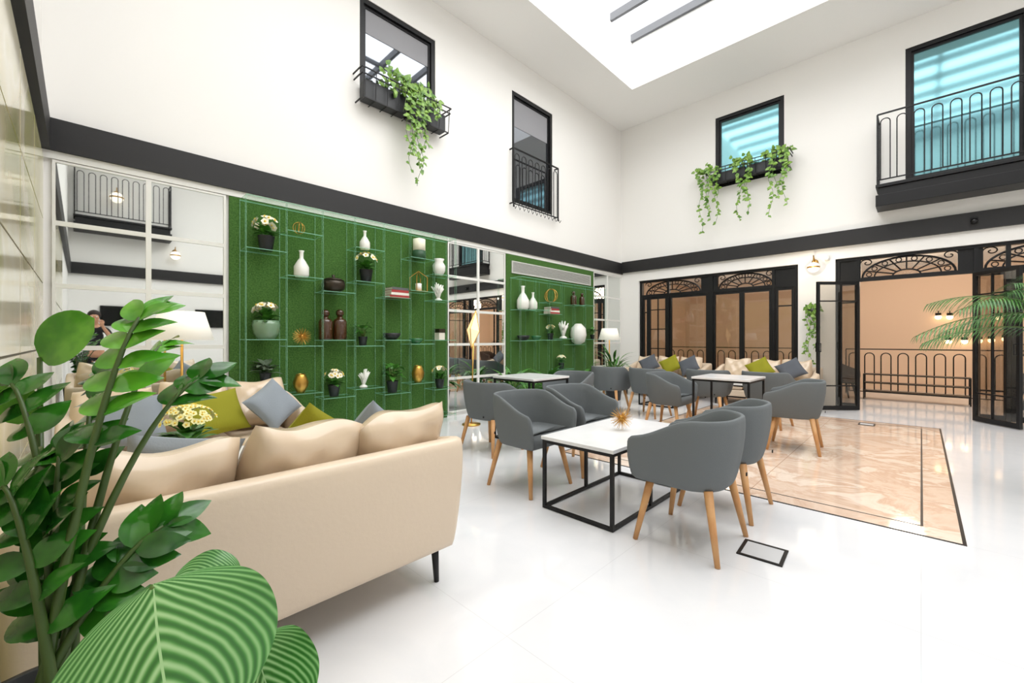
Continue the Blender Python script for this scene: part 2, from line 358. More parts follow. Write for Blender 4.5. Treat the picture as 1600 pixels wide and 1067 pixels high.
# ---------------------------------------------------------------- small objects (origin at base)
def flower_plant(loc,h,label,pot='dark',group=None,cat='plant',leaf='fern',flowers=18,name='potted_flower',tall=.42,spread=1.05,q0=.11,petal='petal'):
    t=thing(name,label,cat,loc,random.random()*6,group); ph=h*tall; r=ph*.5
    if pot=='glass': MB().lathe([(r*.8,0),(r*1.15,ph*.3),(r*1.3,ph*.75),(r*1.2,ph),(r*1.05,ph),(r*.9,ph*.3),(0,ph*.2)],n=28,ripple=.05).build('pot',mat('green_ribbed_glass',(120,150,120),.15,coat=.5),t,True)
    else: MB().lathe([(r*.72,0),(r,ph*.95),(r*1.05,ph),(r*.9,ph),(r*.85,ph*.88),(0,ph*.86)],n=20).build('pot',M['dark_pot'] if pot=='dark' else M['ceramic'],t,True)
    fo=MB(); fm=MB(); R=h*.32*spread
    for i in range(26):
        a=random.random()*2*PI; el=random.uniform(.2,1.2); d=V((math.cos(a)*math.cos(el),math.sin(a)*math.cos(el),math.sin(el)))
        p=V((0,0,ph*.9))+V((d.x*R*.3,d.y*R*.3,random.uniform(0,.35)*(h-ph)))
        fo.leaf(p,d,(0,0,1),R*random.uniform(.7,1.05),R*.5,.35,.2,4)
    fo.build('foliage',M[leaf],t,True)
    if flowers:
        for i in range(flowers):
            a=random.random()*2*PI; el=random.uniform(.25,1.4); d=V((math.cos(a)*math.cos(el),math.sin(a)*math.cos(el),math.sin(el)))
            c=V((0,0,ph+(h-ph)*.42))+V((d.x*R*.95,d.y*R*.95,d.z*(h-ph)*.5)); q=h*q0
            sd=d.cross(V((0,0,1))).normalized(); up=sd.cross(d)
            for k in range(5):
                an=2*PI*k/5; e=sd*math.cos(an)+up*math.sin(an)
                fm.leaf(c,e+d*.35,d,q,q*.95,.1,.1,3,0,'round')
            fm.ball(c+d*q*.2,q*.3,6,1)
        fm.build('flowers',[M[petal],M['petal_y']],t)
    return t
def leafy_plant(loc,h,label,n=18,LL=.5,WW=.12,group=None,name='potted_plant',leaf='fern',potf=.3,cat='plant',up=(.3,1.3),shape='lance',potmat='dark_pot'):
    t=thing(name,label,cat,loc,random.random()*6,group); ph=h*potf; r=ph*.5
    MB().lathe([(r*.75,0),(r,ph*.95),(r*1.04,ph),(r*.9,ph),(r*.85,ph*.88),(0,ph*.86)],n=20).build('pot',M[potmat],t,True)
    fo=MB(); st=MB(); L=h*LL
    for i in range(n):
        a=2*PI*i*.382+random.random()*.5; el=random.uniform(*up); d=V((math.cos(a)*math.cos(el),math.sin(a)*math.cos(el),math.sin(el)))
        b=V((math.cos(a)*r*.3,math.sin(a)*r*.3,ph*.9)); q=b+V((d.x*.25,d.y*.25,.75))*(h-ph)*random.uniform(.15,.75)
        st.tube([b,(b+q)/2+V((0,0,.01)),q],h*.008,5)
        fo.leaf(q,d,(0,0,1),L*random.uniform(.7,1.1),h*WW,random.uniform(.3,.8),.2,6,0,shape)
    st.build('stem',M['stem'],t,True); fo.build('foliage',M[leaf],t,True); return t
def lathe_thing(name,label,cat,loc,prof,m,group=None,n=20,ripple=0):
    return tag(MB().lathe(prof,n=n,ripple=ripple).build(name,m,smooth=True,loc=loc),label,cat,group)
def bottle_vase(loc,h,label):
    return lathe_thing('bottle_vase',label,'vase',loc,[(h*.2,0),(h*.26,h*.1),(h*.26,h*.4),(h*.14,h*.62),(h*.07,h*.72),(h*.07,h*.93),(h*.1,h),(h*.06,h),(h*.05,h*.8),(0,h*.78)],M['ceramic'],'white ceramic bottle vases')
def amber_bottle(loc,h,label,group='amber bottles'):
    t=thing('amber_bottle',label,'bottle',loc,0,group)
    MB().lathe([(h*.2,0),(h*.22,h*.05),(h*.22,h*.6),(h*.17,h*.68),(h*.09,h*.72),(h*.09,h*.78),(0,h*.78)],n=18).build('body',M['amber'],t,True)
    MB().lathe([(h*.08,h*.781),(h*.13,h*.84),(h*.13,h*.93),(h*.07,h),(0,h)],n=14).build('stopper',M['amber'],t,True); return t
def starburst(loc,d,label,m='gold'):
    t=thing('starburst_ornament',label,'ornament',loc); mb=MB(); c=V((0,0,d*.47))
    n=90
    for i in range(n):
        z=1-2*(i+.5)/n; a=i*2.39996; rr=math.sqrt(1-z*z); dd=V((rr*math.cos(a),rr*math.sin(a),z)); mb.tube([c,c+dd*d*(.44+.03*random.random())],[d*.014,d*.005],5)
    mb.build('spike_cluster',M[m],t); MB().ball(c,d*.13,10).build('core',M[m],t,True); return t
def books(loc,rotz,n,w,label_base,group):
    cols=['book_r','book_w','book_r','book_g']; z=0
    names=['lowest','second','third','topmost']
    for i in range(n):
        h=.034; t=thing('book',names[i]+' '+label_base,'book',(loc[0],loc[1],loc[2]+z),rotz+random.uniform(-.08,.08),group); ww=w*(1-.03*i)
        MB().box(-ww/2,ww/2,-.09,.09,.0,.003).box(-ww/2,ww/2,-.09,.09,h-.003,h).box(-ww/2,ww/2,.087,.09,.003,h-.003).build('cover',M[cols[i%4]],t)
        MB().box(-ww/2+.004,ww/2-.004,-.086,.086,.0031,h-.0031).build('pages',M['book_w'],t); z+=h+.0005
def bowl(loc,w,label,m,name='bowl',cat='bowl'):
    r=w/2; return lathe_thing(name,label,cat,loc,[(r*.5,0),(r*.85,r*.35),(r,r*.75),(r*.93,r*.75),(r*.75,r*.35),(0,r*.15)],m)
def coral(loc,h,label,name='coral_ornament'):
    mb=MB()
    for i in range(16):
        a=random.random()*2*PI; tl=random.uniform(.1,.55); d=V((math.cos(a)*tl,math.sin(a)*tl,1)).normalized(); p=V((0,0,h*.08)); q=p+d*h*random.uniform(.6,.9)
        mb.tube([p,(p+q)/2+V((0,0,h*.04)),q],[h*.06,h*.05,h*.03],6)
        mb.tube([(p+q)/2,(p+q)/2+V((math.cos(a+1)*.18,math.sin(a+1)*.18,.25))*h],[h*.04,h*.02],5)
    mb.lathe([(h*.2,0),(h*.2,h*.06),(h*.08,h*.14),(0,h*.14)],n=14)
    return tag(mb.build(name,M['ceramic'],smooth=True,loc=loc),label,'ornament')
def ring_ornament(loc,h,label):
    mb=MB()
    for k in range(3):
        pts=[V((math.cos(a)*h*.45*(1 if k!=1 else .2),math.cos(a)*h*.4*(.3 if k!=1 else 1)*(1 if k else -1),h*.47+math.sin(a)*h*.45)) for a in [2*PI*i/24 for i in range(25)]]
        mb.tube(pts,h*.025,6)
    return tag(mb.build('ring_ornament',M['gold'],smooth=True,loc=loc),label,'ornament')
def lantern(loc,h,label):
    t=thing('glass_lantern',label,'lantern',loc); w=h*.3
    mb=MB()
    for x in (-w,w):
        for y in (-w,w): mb.bar((x,y,0),(x,y,h*.7),h*.03); mb.bar((x,y,h*.7),(0,0,h),h*.03)
    mb.box(-w,w,-w,w,0,h*.03); mb.build('frame',M['gold'],t); MB().lathe([(w*.5,h*.035),(w*.5,h*.4),(0,h*.4)],n=14).build('candle',M['ceramic'],t,True); return t
def tin_candle(loc,h,label):
    t=thing('pillar_candle',label,'candle',loc)
    MB().lathe([(h*.3,0),(h*.3,h*.4),(0,h*.4)],n=20).build('base_band',mat('green_label',(40,78,50),.5),t,True)
    MB().lathe([(h*.28,h*.401),(h*.28,h*.93),(h*.05,h),(0,h)],n=20).build('candle',M['petal'],t,True); return t
def gold_vase(loc,h,label):
    return lathe_thing('gold_vase',label,'vase',loc,[(h*.18,0),(h*.32,h*.3),(h*.36,h*.55),(h*.26,h*.85),(h*.2,h),(h*.15,h),(h*.2,h*.8),(0,h*.4)],M['gold'],None,18,.08)
# ---------------------------------------------------------------- glass display cases with their contents
XI=-5.12
def case(y0,ncol,w,ztop,items,label):
    t=thing('display_case',label,'display case',(XL+.17,y0+ncol*w/2,0))
    lx0,lx1=-.132,.14; g=.007; hw=ncol*w/2
    cols={i:[] for i in range(ncol)}
    for it in items:
        p=LW(it[1],it[2],XI); c=int(max(0,min(ncol-1,(p.y-y0)//w))); p.y=max(y0+c*w+.08,min(y0+(c+1)*w-.08,p.y))
        zz=p.z
        for e in cols[c]:
            if abs(e-zz)<.07: zz=e
        if zz not in cols[c]: cols[c].append(zz)
        h=(it[2]-it[3])*(XI/dirv(it[1])[0])/FPX
        it.append((p.x,p.y,zz+.0015)); it.append(h)
    for k in range(ncol+1):   # slim glass uprights at the front and the back of every bay
        yy=-hw+k*w
        MB().box(lx1-.04,lx1,yy-g/2,yy+g/2,.0,ztop,mis=[1,1,0,0,1,1]).box(lx0,lx0+.02,yy-g/2,yy+g/2,0,ztop,mis=[1,1,0,0,1,0]).build('upright',[M['case_glass'],M['upright_edge']],t)
    for c in range(ncol):
        for z in cols[c]+[.1]:
            MB().box(lx0,lx1,-hw+c*w+g/2,-hw+(c+1)*w-g/2,z-.009,z,mis=[0,0,1,1,1,1]).build('shelf',[M['case_glass'],M['case_edge']],t)
    MB().box(lx0,lx1,-hw,hw,ztop,ztop+.012,mis=[0,0,1,1,1,1]).build('top_panel',[M['case_glass'],M['case_edge']],t)
    for it in items:
        k,loc,h,lb=it[0],it[5],it[6],it[4]
        if k=='flower': flower_plant(loc,h,lb)
        elif k=='flowerglass': flower_plant(loc,h,lb,'glass',tall=.5)
        elif k=='grey': flower_plant(loc,h*1.1,lb,'dark',leaf='grey_leaf',flowers=0,tall=.3,spread=1.15,name='potted_plant')
        elif k=='leafy': leafy_plant(loc,h*1.08,lb,22,.28,.17)
        elif k=='vase': bottle_vase(loc,h,lb)
        elif k=='amber': amber_bottle(loc,h,lb)
        elif k=='star': starburst(loc,h,lb)
        elif k=='gold': gold_vase(loc,h,lb)
        elif k=='ring': ring_ornament(loc,h,lb)
        elif k=='books': books(loc,-R90,4 if h>.1 else 2,.28,lb,'books in '+lb[:60])
        elif k=='coral': coral(loc,h,lb)
        elif k=='bowl': bowl(loc,.24,lb,M['dark_pot'])
        elif k=='greenbowl': bowl(loc,.2,lb,mat('green_glass_bowl',(50,110,70),.15))
        elif k=='lantern': lantern(loc,h,lb)
        elif k=='candle': tin_candle(loc,h,lb)
        elif k=='pot':
            tt=thing('lidded_pot',lb,'pot',loc); MB().lathe([(h*.35,0),(h*.6,h*.2),(h*.66,h*.45),(h*.58,h*.68),(0,h*.68)],n=24).build('body',M['bronze'],tt,True); MB().lathe([(h*.6,h*.685),(h*.4,h*.8),(h*.08,h*.86),(h*.1,h),(0,h)],n=24).build('lid',M['bronze'],tt,True)
        elif k=='white': lathe_thing('white_vase',lb,'vase',loc,[(h*.2,0),(h*.34,h*.3),(h*.36,h*.6),(h*.22,h*.85),(h*.3,h),(h*.24,h),(0,h*.6)],M['ceramic'],None,16,.1)
        elif k=='lanternball': lathe_thing('paper_lantern',lb,'lantern',(loc[0]+.02,loc[1],loc[2]),[(h*.12,0),(h*.3,h*.12),(h*.38,h*.45),(h*.34,h*.78),(h*.14,h),(0,h)],M['ceramic'],None,28,.05)
        elif k=='box':
            tt=thing('trinket_box',lb,'box',loc); MB().box(-.06,.06,-.05,.05,0,h*.65).build('body',M['book_w'],tt); MB().box(-.065,.065,-.055,.055,h*.652,h).build('lid',M['bronze'],tt)
    return t
I1=[['flower',416,393,337,'cream begonia in black pot, topmost plant in the nearer glass case'],
['flowerglass',416,530,472,'cream begonia in a ribbed green glass vase in the nearer case'],
['grey',415,600,548,'grey-green leafed potted plant low at the near end of the glass case'],
['ring',467,366,346,'small gold ring sculpture near the top of the nearer glass case'],
['vase',471,434,392,'white bottle vase beside the topmost begonia, nearest of the white vases'],
['star',472,540,510,'gold starburst ornament on a glass shelf left of the amber bottles'],
['gold',470,613,584,'gold fluted vase on a low shelf under the shelf starburst'],
['pot',521,457,430,'dark bronze lidded pot on a glass shelf above the amber bottles'],
['amber',507,531,484,'amber stoppered bottle, left of the pair in the nearer glass case'],
['amber',531,531,484,'amber stoppered bottle, right of the pair in the nearer glass case'],
['flower',522,619,576,'small cream flower in black pot below the amber bottles'],
['vase',570,391,361,'white bottle vase on a high shelf above the middle begonia'],
['flower',572,442,394,'cream begonia in black pot under the high white vase, mid case'],
['leafy',567,540,497,'small green plant in black pot, middle of the nearer glass case'],
['coral',568,605,575,'pale branching coral ornament low in the nearer glass case'],
['books',620,466,444,'book of the red and white stack in the nearer glass case'],
['bowl',612,531,516,'dark bowl on a glass shelf below the book stack'],
['leafy',613,613,557,'broad-leafed green plant in black pot below the dark bowl'],
['candle',655,406,372,'cream pillar candle with green band on a high shelf'],
['lantern',654,456,424,'small gold-framed glass lantern under the pillar candle'],
['greenbowl',650,537,516,'green glass bowl on a shelf below the small lantern'],
['gold',653,597,571,'gold fluted vase on a low shelf under the green bowl'],
['white',686,431,405,'white ribbed vase at the right end of the nearer glass case'],
['coral',685,470,441,'white spiky coral at the right end of the nearer glass case'],
['box',687,531,514,'pale trinket box with dark lid beside the gold floor lamp'],
['flower',687,606,571,'small cream flower in black pot at the right end, lowest shelf']]
case(1.18,7,.39,2.7,I1,'tall glass display case standing before the nearer green panel')
I2=[['vase',817,484,447,'white bottle vase, left of the pair in the farther glass case'],
['vase',832,484,457,'white bottle vase, right of the pair in the farther glass case'],
['ring',861,473,450,'gold ring sculpture near the top of the farther glass case'],
['books',862,491,478,'book of the small stack in the farther glass case'],
['amber',896,477,455,'amber stoppered bottle, left of the pair in the farther glass case'],
['amber',909,477,458,'amber stoppered bottle, right of the pair in the farther glass case'],
['bowl',818,532,519,'dark bowl at the near end of the farther glass case'],
['greenbowl',838,531,519,'green glass bowl in the farther case, beside the dark bowl'],
['flower',860,531,507,'cream begonia in black pot in the middle of the farther case'],
['coral',880,529,499,'white branching coral beside the round white lantern'],
['lanternball',905,538,506,'round white ribbed paper lantern in the farther glass case'],
['flower',877,576,554,'cream begonia in black pot low in the farther glass case'],
['leafy',925,530,508,'small green plant in black pot at the far end of farther case']]
case(5.33,7,.39,2.3,I2,'lower glass display case standing before the farther green panel')
# ---------------------------------------------------------------- upholstery
def upath(W,D,r,flare=0):
    P=[]; a=W/2; b=D/2; nseg=4
    for i in range(nseg): P.append(((a,b-(2*b-r)*i/nseg),(1,0)))
    for i in range(9):
        an=-PI/2*i/8; P.append(((a-r+r*math.cos(an),-b+r+r*math.sin(an)),(math.cos(an),math.sin(an))))
    for i in range(1,5): P.append(((a-r-(2*a-2*r)*i/5,-b),(0,-1)))
    for i in range(9):
        an=-PI/2-PI/2*i/8; P.append(((-a+r+r*math.cos(an),-b+r+r*math.sin(an)),(math.cos(an),math.sin(an))))
    for i in range(1,nseg+1): P.append(((-a,-b+r+(2*b-r)*i/nseg),(-1,0)))
    return P
def sm(x): x=max(0,min(1,x)); return x*x*(3-2*x)
def make_chair(label,fab,leg='oak',group='grey tub armchairs'):
    t=thing('tub_armchair',label,'chair',(0,0,0),0,group)
    sh=MB().shell(upath(.61,.56,.25),.034,.36,lambda p:.76-.13*sm((p[1]+.12)/.36),.055,0,.009).build('shell',M[fab],t,True,sub=1)
    b=upath(.5,.46,.19); pts=[p[0] for p in b]
    mb=MB(); n=len(pts); zs=[(.93,.365),(1,.385),(1,.455),(.94,.475)]
    for (k,z) in zs:
        for p in pts: mb.v.append((p[0]*k,(p[1]+.03)*k,z))
    for i in range(3):
        for j in range(n): mb.f.append((i*n+j,i*n+(j+1)%n,(i+1)*n+(j+1)%n,(i+1)*n+j)); mb.m.append(0)
    mb.f.append(tuple(range(n))); mb.m.append(0); mb.f.append(tuple(range(3*n,4*n))[::-1]); mb.m.append(0)
    mb.build('seat',M[fab],t,True)
    for sx in (-1,1):
        for sy in (-1,1):
            MB().tube([(sx*.185,sy*.165,.37),(sx*.25,sy*.235,0)],[.025,.0145],10).build('leg',M[leg],t,True)
    MB().box(.14,.155,-.269,-.263,.40,.42).build('fabric_tag',M['black'],sh)
    return t
CH=[(-1.0,2.58,R90,'grey tub armchair nearest the camera, beside the floor box'),
(-1.02,3.27,R90,'grey tub armchair directly behind the nearest one, right of the low table'),
(-2.33,2.6,-R90,'grey tub armchair left of the low table, nearer the beige sofa'),
(-2.33,3.28,-R90,'grey tub armchair left of the low table, farther from the beige sofa'),
(-3.36,3.12,0.05,'grey tub armchair beside the gold floor lamp, before the small high table'),
(-3.45,4.7,PI,'grey tub armchair on the fern side of the high table'),
(-1.0,5.5,R90+.1,'grey tub armchair on the onyx inlay, nearest the open doors'),
(-2.4,5.45,-R90,'grey tub armchair left of the high table on the onyx inlay'),
(-2.3,6.6,0.1,'grey tub armchair behind the high inlay table, facing the right far sofa'),
(-1.55,6.7,-.1,'grey tub armchair backing the open doorway side, facing the right far sofa'),
(-3.1,6.3,-.1,'grey tub armchair facing the left far sofa, right of two'),
(-3.78,6.25,.1,'grey tub armchair facing the left far sofa, left of two')]
c0=make_chair(CH[0][3],'grey_fabric')
c0.location=(CH[0][0],CH[0][1],0); c0.rotation_euler=(0,0,CH[0][2])
for (x,y,r,lb) in CH[1:]: dup(c0,(x,y,.0025 if ix0<x<ix1 and iy0<y<iy1 else 0),r,lb)
def make_sofa(W,D,label,loc,rotz,nseat,group):
    t=thing('leather_sofa',label,'sofa',loc,rotz,group)
    MB().shell(upath(W,D,.07),.1,.17,lambda p:.715-.13*sm((p[1]+D/2-.1)/(D*.6)),.045,0,.016).build('shell',M['leather'],t,True,sub=1)
    MB().box(-W/2+.13,W/2-.13,-D/2+.13,D/2-.02,.17,.29).build('seat_base',M['leather'],t,bevel=.02)
    w=(W-.28)/nseat
    for i in range(nseat):
        x0=-W/2+.14+i*w; MB().box(x0+.003,x0+w-.003,-D/2+.15,D/2-.01,.292,.44).build('seat_cushion',M['leather'],t,True,bevel=.04)
    for sx in (-1,1):
        for sy in (-1,1): MB().tube([(sx*(W/2-.125),sy*(D/2-.115),.2),(sx*(W/2-.12),sy*(D/2-.105),0)],[.021,.013],10).build('leg',M['black'],t,True)
    return t
s1=make_sofa(1.52,.86,'beige leather sofa in the foreground seen from behind',(-2.05,.59,0),R90,3,'beige leather sofas')
s2=dup(s1,(-4.0,.63,0),-R90,'beige leather sofa by the left mirror, facing the foreground sofa')
s3=make_sofa(1.68,.86,'beige leather sofa against the glass doors, left of the far pair',(-3.93,8.72,0),PI,3,'beige leather sofas')
s4=dup(s3,(-2.07,8.72,0),PI,'beige leather sofa against the glass doors, right of the far pair')
def pillow_mb(w,h,t,slump=0,seed=0):
    """throw pillow with pulled-out corners; slump>0 = plump soft leather cushion with rounded corners"""
    mb=MB(); n=22; rr=random.Random(seed); a1,a2,a3=rr.random()*6,rr.random()*6,rr.random()*6
    for sgn in (1,-1):
        b=len(mb.v)
        for i in range(n+1):
            for j in range(n+1):
                u=-1+2*i/n; v=-1+2*j/n
                if slump:
                    e=max(0,(1-u**4)*(1-v**4))
                    th=e**.5*(t/2)*(1+.06*math.sin(5*u+3*v+a1)-.28*v)+e*.005*(math.sin(10*u-5*v+a2)+math.sin(7*u+8*v+a3))
                    cr=.08*u*u*v*v; x=w/2*u*(1-cr-.03*(1-v*v)); z=h/2*v*(1-cr)+(.014*math.sin(4*u+a2)-.02*(1-u*u))*max(0,v)
                    mb.v.append((x,sgn*th+.02*math.sin(3*u+a3)*v,z))
                else:
                    th=max(0,(1-u**4)*(1-v**4))**.55*(t/2)*(1+.05*math.sin(5*u+3*v+a1))
                    mb.v.append((w/2*u*(1-.08*(1-v*v)),sgn*th,h/2*v*(1-.08*(1-u*u))))
        for i in range(n):
            for j in range(n):
                q=(b+i*(n+1)+j,b+(i+1)*(n+1)+j,b+(i+1)*(n+1)+j+1,b+i*(n+1)+j+1)
                mb.f.append(q if sgn<0 else q[::-1]); mb.m.append(0)
    return mb
PN=[0]
def pillow(label,m,w,h,t,x,y,zseat,rotz,tilt,roll=0,group=None,name='throw_pillow',slump=0):
    PN[0]+=1; o=pillow_mb(w,h,t,slump,PN[0]).build(name,M[m],smooth=True)
    ext=(h/2*abs(math.cos(roll))+w/2*abs(math.sin(roll)))*(.93 if roll==0 else .97)
    o.location=(x,y,zseat+ext*math.cos(tilt)+t*.35*math.sin(tilt)); 
    o.rotation_euler=(Matrix.Rotation(rotz,3,'Z')@Matrix.Rotation(tilt,3,'X')@Matrix.Rotation(roll,3,'Y')).to_euler()
    return tag(o,label,'cushion',group)
ST=.445
for y,lb,ro in ((.17,'beige leather back cushion on the foreground sofa, nearest the plants',.08),(.64,'beige leather back cushion in the middle of the foreground sofa',.13),(1.1,'beige leather back cushion at the right end of the foreground sofa',-.14)):
    pillow(lb,'leather_soft',.49,.42,.22,-1.87,y,ST-.015,R90+random.uniform(-.14,.14),.42,ro,'leather cushions of the foreground sofa','back_cushion',1)
for y,lb in ((.16,'beige leather back cushion at the mirror-side sofa, farthest left'),(.62,'beige leather back cushion in the middle of the mirror-side sofa'),(1.08,'beige leather back cushion at the right end of the mirror-side sofa')):
    pillow(lb,'leather_soft',.46,.42,.2,-4.17,y,ST,-R90+random.uniform(-.1,.1),.4,random.uniform(-.08,.08),'leather cushions of the mirror-side sofa','back_cushion',1)
pillow('olive throw pillow on the mirror-side sofa beside a grey diamond pillow','olive',.42,.36,.13,-3.86,.7,ST,-R90+.15,.55,.12)
pillow('light grey throw pillow standing on its corner on the mirror-side sofa','pillow_grey',.36,.34,.12,-3.82,1.1,ST,-R90+.3,.5,.55)
pillow('light grey throw pillow on the mirror-side sofa at its left end','pillow_grey',.4,.36,.13,-3.88,.22,ST,-R90-.1,.5,.1)
pillow('olive throw pillow on the foreground sofa peeking between leather cushions','olive',.36,.35,.12,-2.17,.8,ST,R90,.42,.6)
pillow('light grey throw pillow on the foreground sofa, right end','pillow_grey',.34,.33,.12,-2.19,1.12,ST,R90+.1,.42,.6)
pillow('light grey throw pillow on the foreground sofa near the large plant','pillow_grey',.38,.36,.12,-2.16,.28,ST,R90-.2,.4,.2)
for cx,side,lst in ((-3.93,'left',((-.3,'pillow_dark','charcoal pillow left of the olive one'),(.17,'olive','olive pillow between charcoal ones'),(.55,'pillow_dark','charcoal pillow at the right arm'))),(-2.07,'right',((-.03,'olive','olive pillow beside a single charcoal one'),(.45,'pillow_dark','charcoal pillow at the right arm')))):
    for dx,m,cn in lst:
        pillow(cn+' on the '+side+' far sofa',m,.38,.36,.12,cx+dx,8.6,ST,PI+random.uniform(-.12,.12),.5,.55,'pillows on the far sofas')
    for dx,cn in ((-.48,'left'),(0,'middle'),(.48,'right')):
        pillow('beige leather back cushion, '+cn+' of the '+side+' far sofa','leather_soft',.48,.42,.18,cx+dx,8.87,ST,PI,.3,0,'leather cushions of the far sofas','back_cushion',1)
# ---------------------------------------------------------------- tables
def table(name,label,x0,x1,y0,y1,h,group=None,mid=False):
    w=x1-x0; d=y1-y0; t=thing(name,label,'table',((x0+x1)/2,(y0+y1)/2,.0),0,group); b=.022; a=w/2; c=d/2
    MB().box(-a-.008,a+.008,-c-.008,c+.008,h-.025,h).build('table_top',M['marble_top'],t,bevel=.003)
    def rect(z): return MB().box(-a,a,-c,-c+b,z,z+b).box(-a,a,c-b,c,z,z+b).box(-a,-a+b,-c+b,c-b,z,z+b).box(a-b,a,-c+b,c-b,z,z+b)
    rect(h-.025-b).build('top_frame',M['black'],t)
    r=rect(.003)
    r.build('base_frame',M['black'],t)
    for sx in (-1,1):
        for sy in (-1,1):
            x=sx*(a-b/2); y=sy*(c-b/2); MB().box(x-b/2,x+b/2,y-b/2,y+b/2,.003+b,h-.025-b).build('leg',M['black'],t)
    if mid:
        for sx in (-1,1):
            x=sx*(a-b/2); MB().box(x-b/2,x+b/2,-b/2,b/2,.003+b,h-.025-b).build('leg',M['black'],t)
    return t
table('coffee_table','low white marble coffee table with black cube frame among grey armchairs',-1.94,-1.37,2.3,3.36,.515,mid=True)
table('side_table','small high white table near the gold lamp and ferns',-3.75,-3.1,3.52,4.17,.76)
table('side_table','small high white table standing on the onyx inlay',-1.97,-1.35,5.12,5.75,.76)
table('coffee_table','low white table before the left far sofa',-3.75,-3.1,7.2,7.75,.5)
table('coffee_table','low white table before the right far sofa',-2.5,-1.6,7.3,7.85,.5)
table('coffee_table','low white table between the two facing beige sofas',-3.3,-2.75,.1,1.0,.48)
flower_plant((-3.05,.43,.481),.36,'pot of small lemon yellow flowers on table between the sofas','dark',flowers=110,tall=.32,spread=1.3,q0=.055,petal='petal_lemon')
starburst((-1.63,2.86,.516),.19,'gold starburst ornament in the middle of the low marble table')
# floor boxes
def floor_box(loc,rotz,s,label):
    t=thing('floor_box',label,'floor box',loc,rotz); r=ringmb(-s,s,-s,s,.018,.006); r.build('frame',M['black'],t); MB().box(-s+.018,s-.018,-s+.018,s-.018,0,.004).build('lid',M['plate'],t)
floor_box((-.64,2.68,.0005),.06,.11,'square floor box with black frame beside the nearest armchair')
floor_box((-.55,7.75,.0032),0,.09,'small floor box set into the onyx inlay near the doors')
# ---------------------------------------------------------------- lamps
def drum_lamp(loc,label):
    t=thing('floor_lamp',label,'lamp',loc,0,'white shade floor lamps'); MB().lathe([(.14,0),(.14,.015),(.02,.03),(0,.03)],n=24).build('base',M['brass'],t,True)
    MB().tube([(0,0,.02),(0,0,1.3)],.011,10).build('pole',M['brass'],t,True)
    MB().lathe([(.235,1.2),(.165,1.45),(.16,1.45),(.23,1.2)],n=32).build('lamp_shade',M['shade'],t,True)
drum_lamp((-4.72,.62,0),'floor lamp with white tapered shade behind mirror-side sofa')
drum_lamp((-4.88,8.05,0),'floor lamp with white tapered shade in the far corner by the palm')
t=thing('floor_lamp','gold floor lamp with folded angular glowing shade before the middle mirror','lamp',(-4.55,3.84,0),.4)
MB().lathe([(.13,0),(.13,.02),(.015,.03),(0,.03)],n=28).build('base',M['brass'],t,True)
MB().tube([(0,0,.02),(0.03,0,1.15)],.01,10).build('pole',M['brass'],t,True)
mb=MB(); b0=[(0,0,1.08),(.1,.05,1.32),(.02,.1,1.62),(-.08,.02,1.34),(.03,-.09,1.36)]
mb.v+=b0; 
for q in ((0,1,2),(0,2,3),(0,3,4),(0,4,1),(2,1,4),(2,4,3)): mb.f.append(q); mb.m.append(0)
ls=mb.build('lamp_shade',mat('folded_shade',(255,226,170),.5,emit=.9),t)
mb=MB()
for i,j in ((0,1),(1,2),(2,3),(3,0),(0,4),(4,2)): mb.tube([b0[i],b0[j]],.006,5)
mb.build('shade_frame',M['brass'],ls)
def globe_sconce(loc,rotz,label,r=.09):
    t=thing('globe_lamp',label,'lamp',loc,rotz,'opal globe wall lamps'); MB().lathe([(.05,-.02),(.05,.02),(0,.02)],n=16).build('wall_plate',M['brass'],t,True,rot=(R90,0,0))
    MB().tube([(0,0,0),(0,.16,.1),(0,.16,-.02)],.009,8).build('arm',M['brass'],t,True)
    g=MB().ball((0,.16,-.02-r),r,20).build('globe',M['globe'],t,True); MB().lathe([(r*.98,-.015),(r*1.06,-.015),(r*1.06,.015),(r*.98,.015)],(0,.16,-.02-r),24).build('ring',M['brass'],g,True)
globe_sconce((-1.37,YF-.012,2.6),PI,'opal globe wall lamp between the glass door sets')
globe_sconce((XR-.012,.6,4.9),R90,'opal globe wall lamp on right wall, below the side balcony',.13)
globe_sconce((XR-.012,1.75,3.6),R90,'opal globe wall lamp on right wall, middle one',.11)
globe_sconce((XR-.012,3.2,3.6),R90,'opal globe wall lamp on right wall, farthest one',.11)
def tv(y,z,label):
    t=thing('television',label,'television',(XR-.003,y,z),R90); MB().box(-.4,.4,0,.04,0,.5).build('casing',M['black'],t); MB().box(-.385,.385,.0405,.042,.02,.48).build('screen',M['screen'],t)
tv(.7,1.55,'black wall television on right wall, nearer one seen in mirror'); tv(2.6,1.55,'black wall television on right wall, farther one seen in mirror')
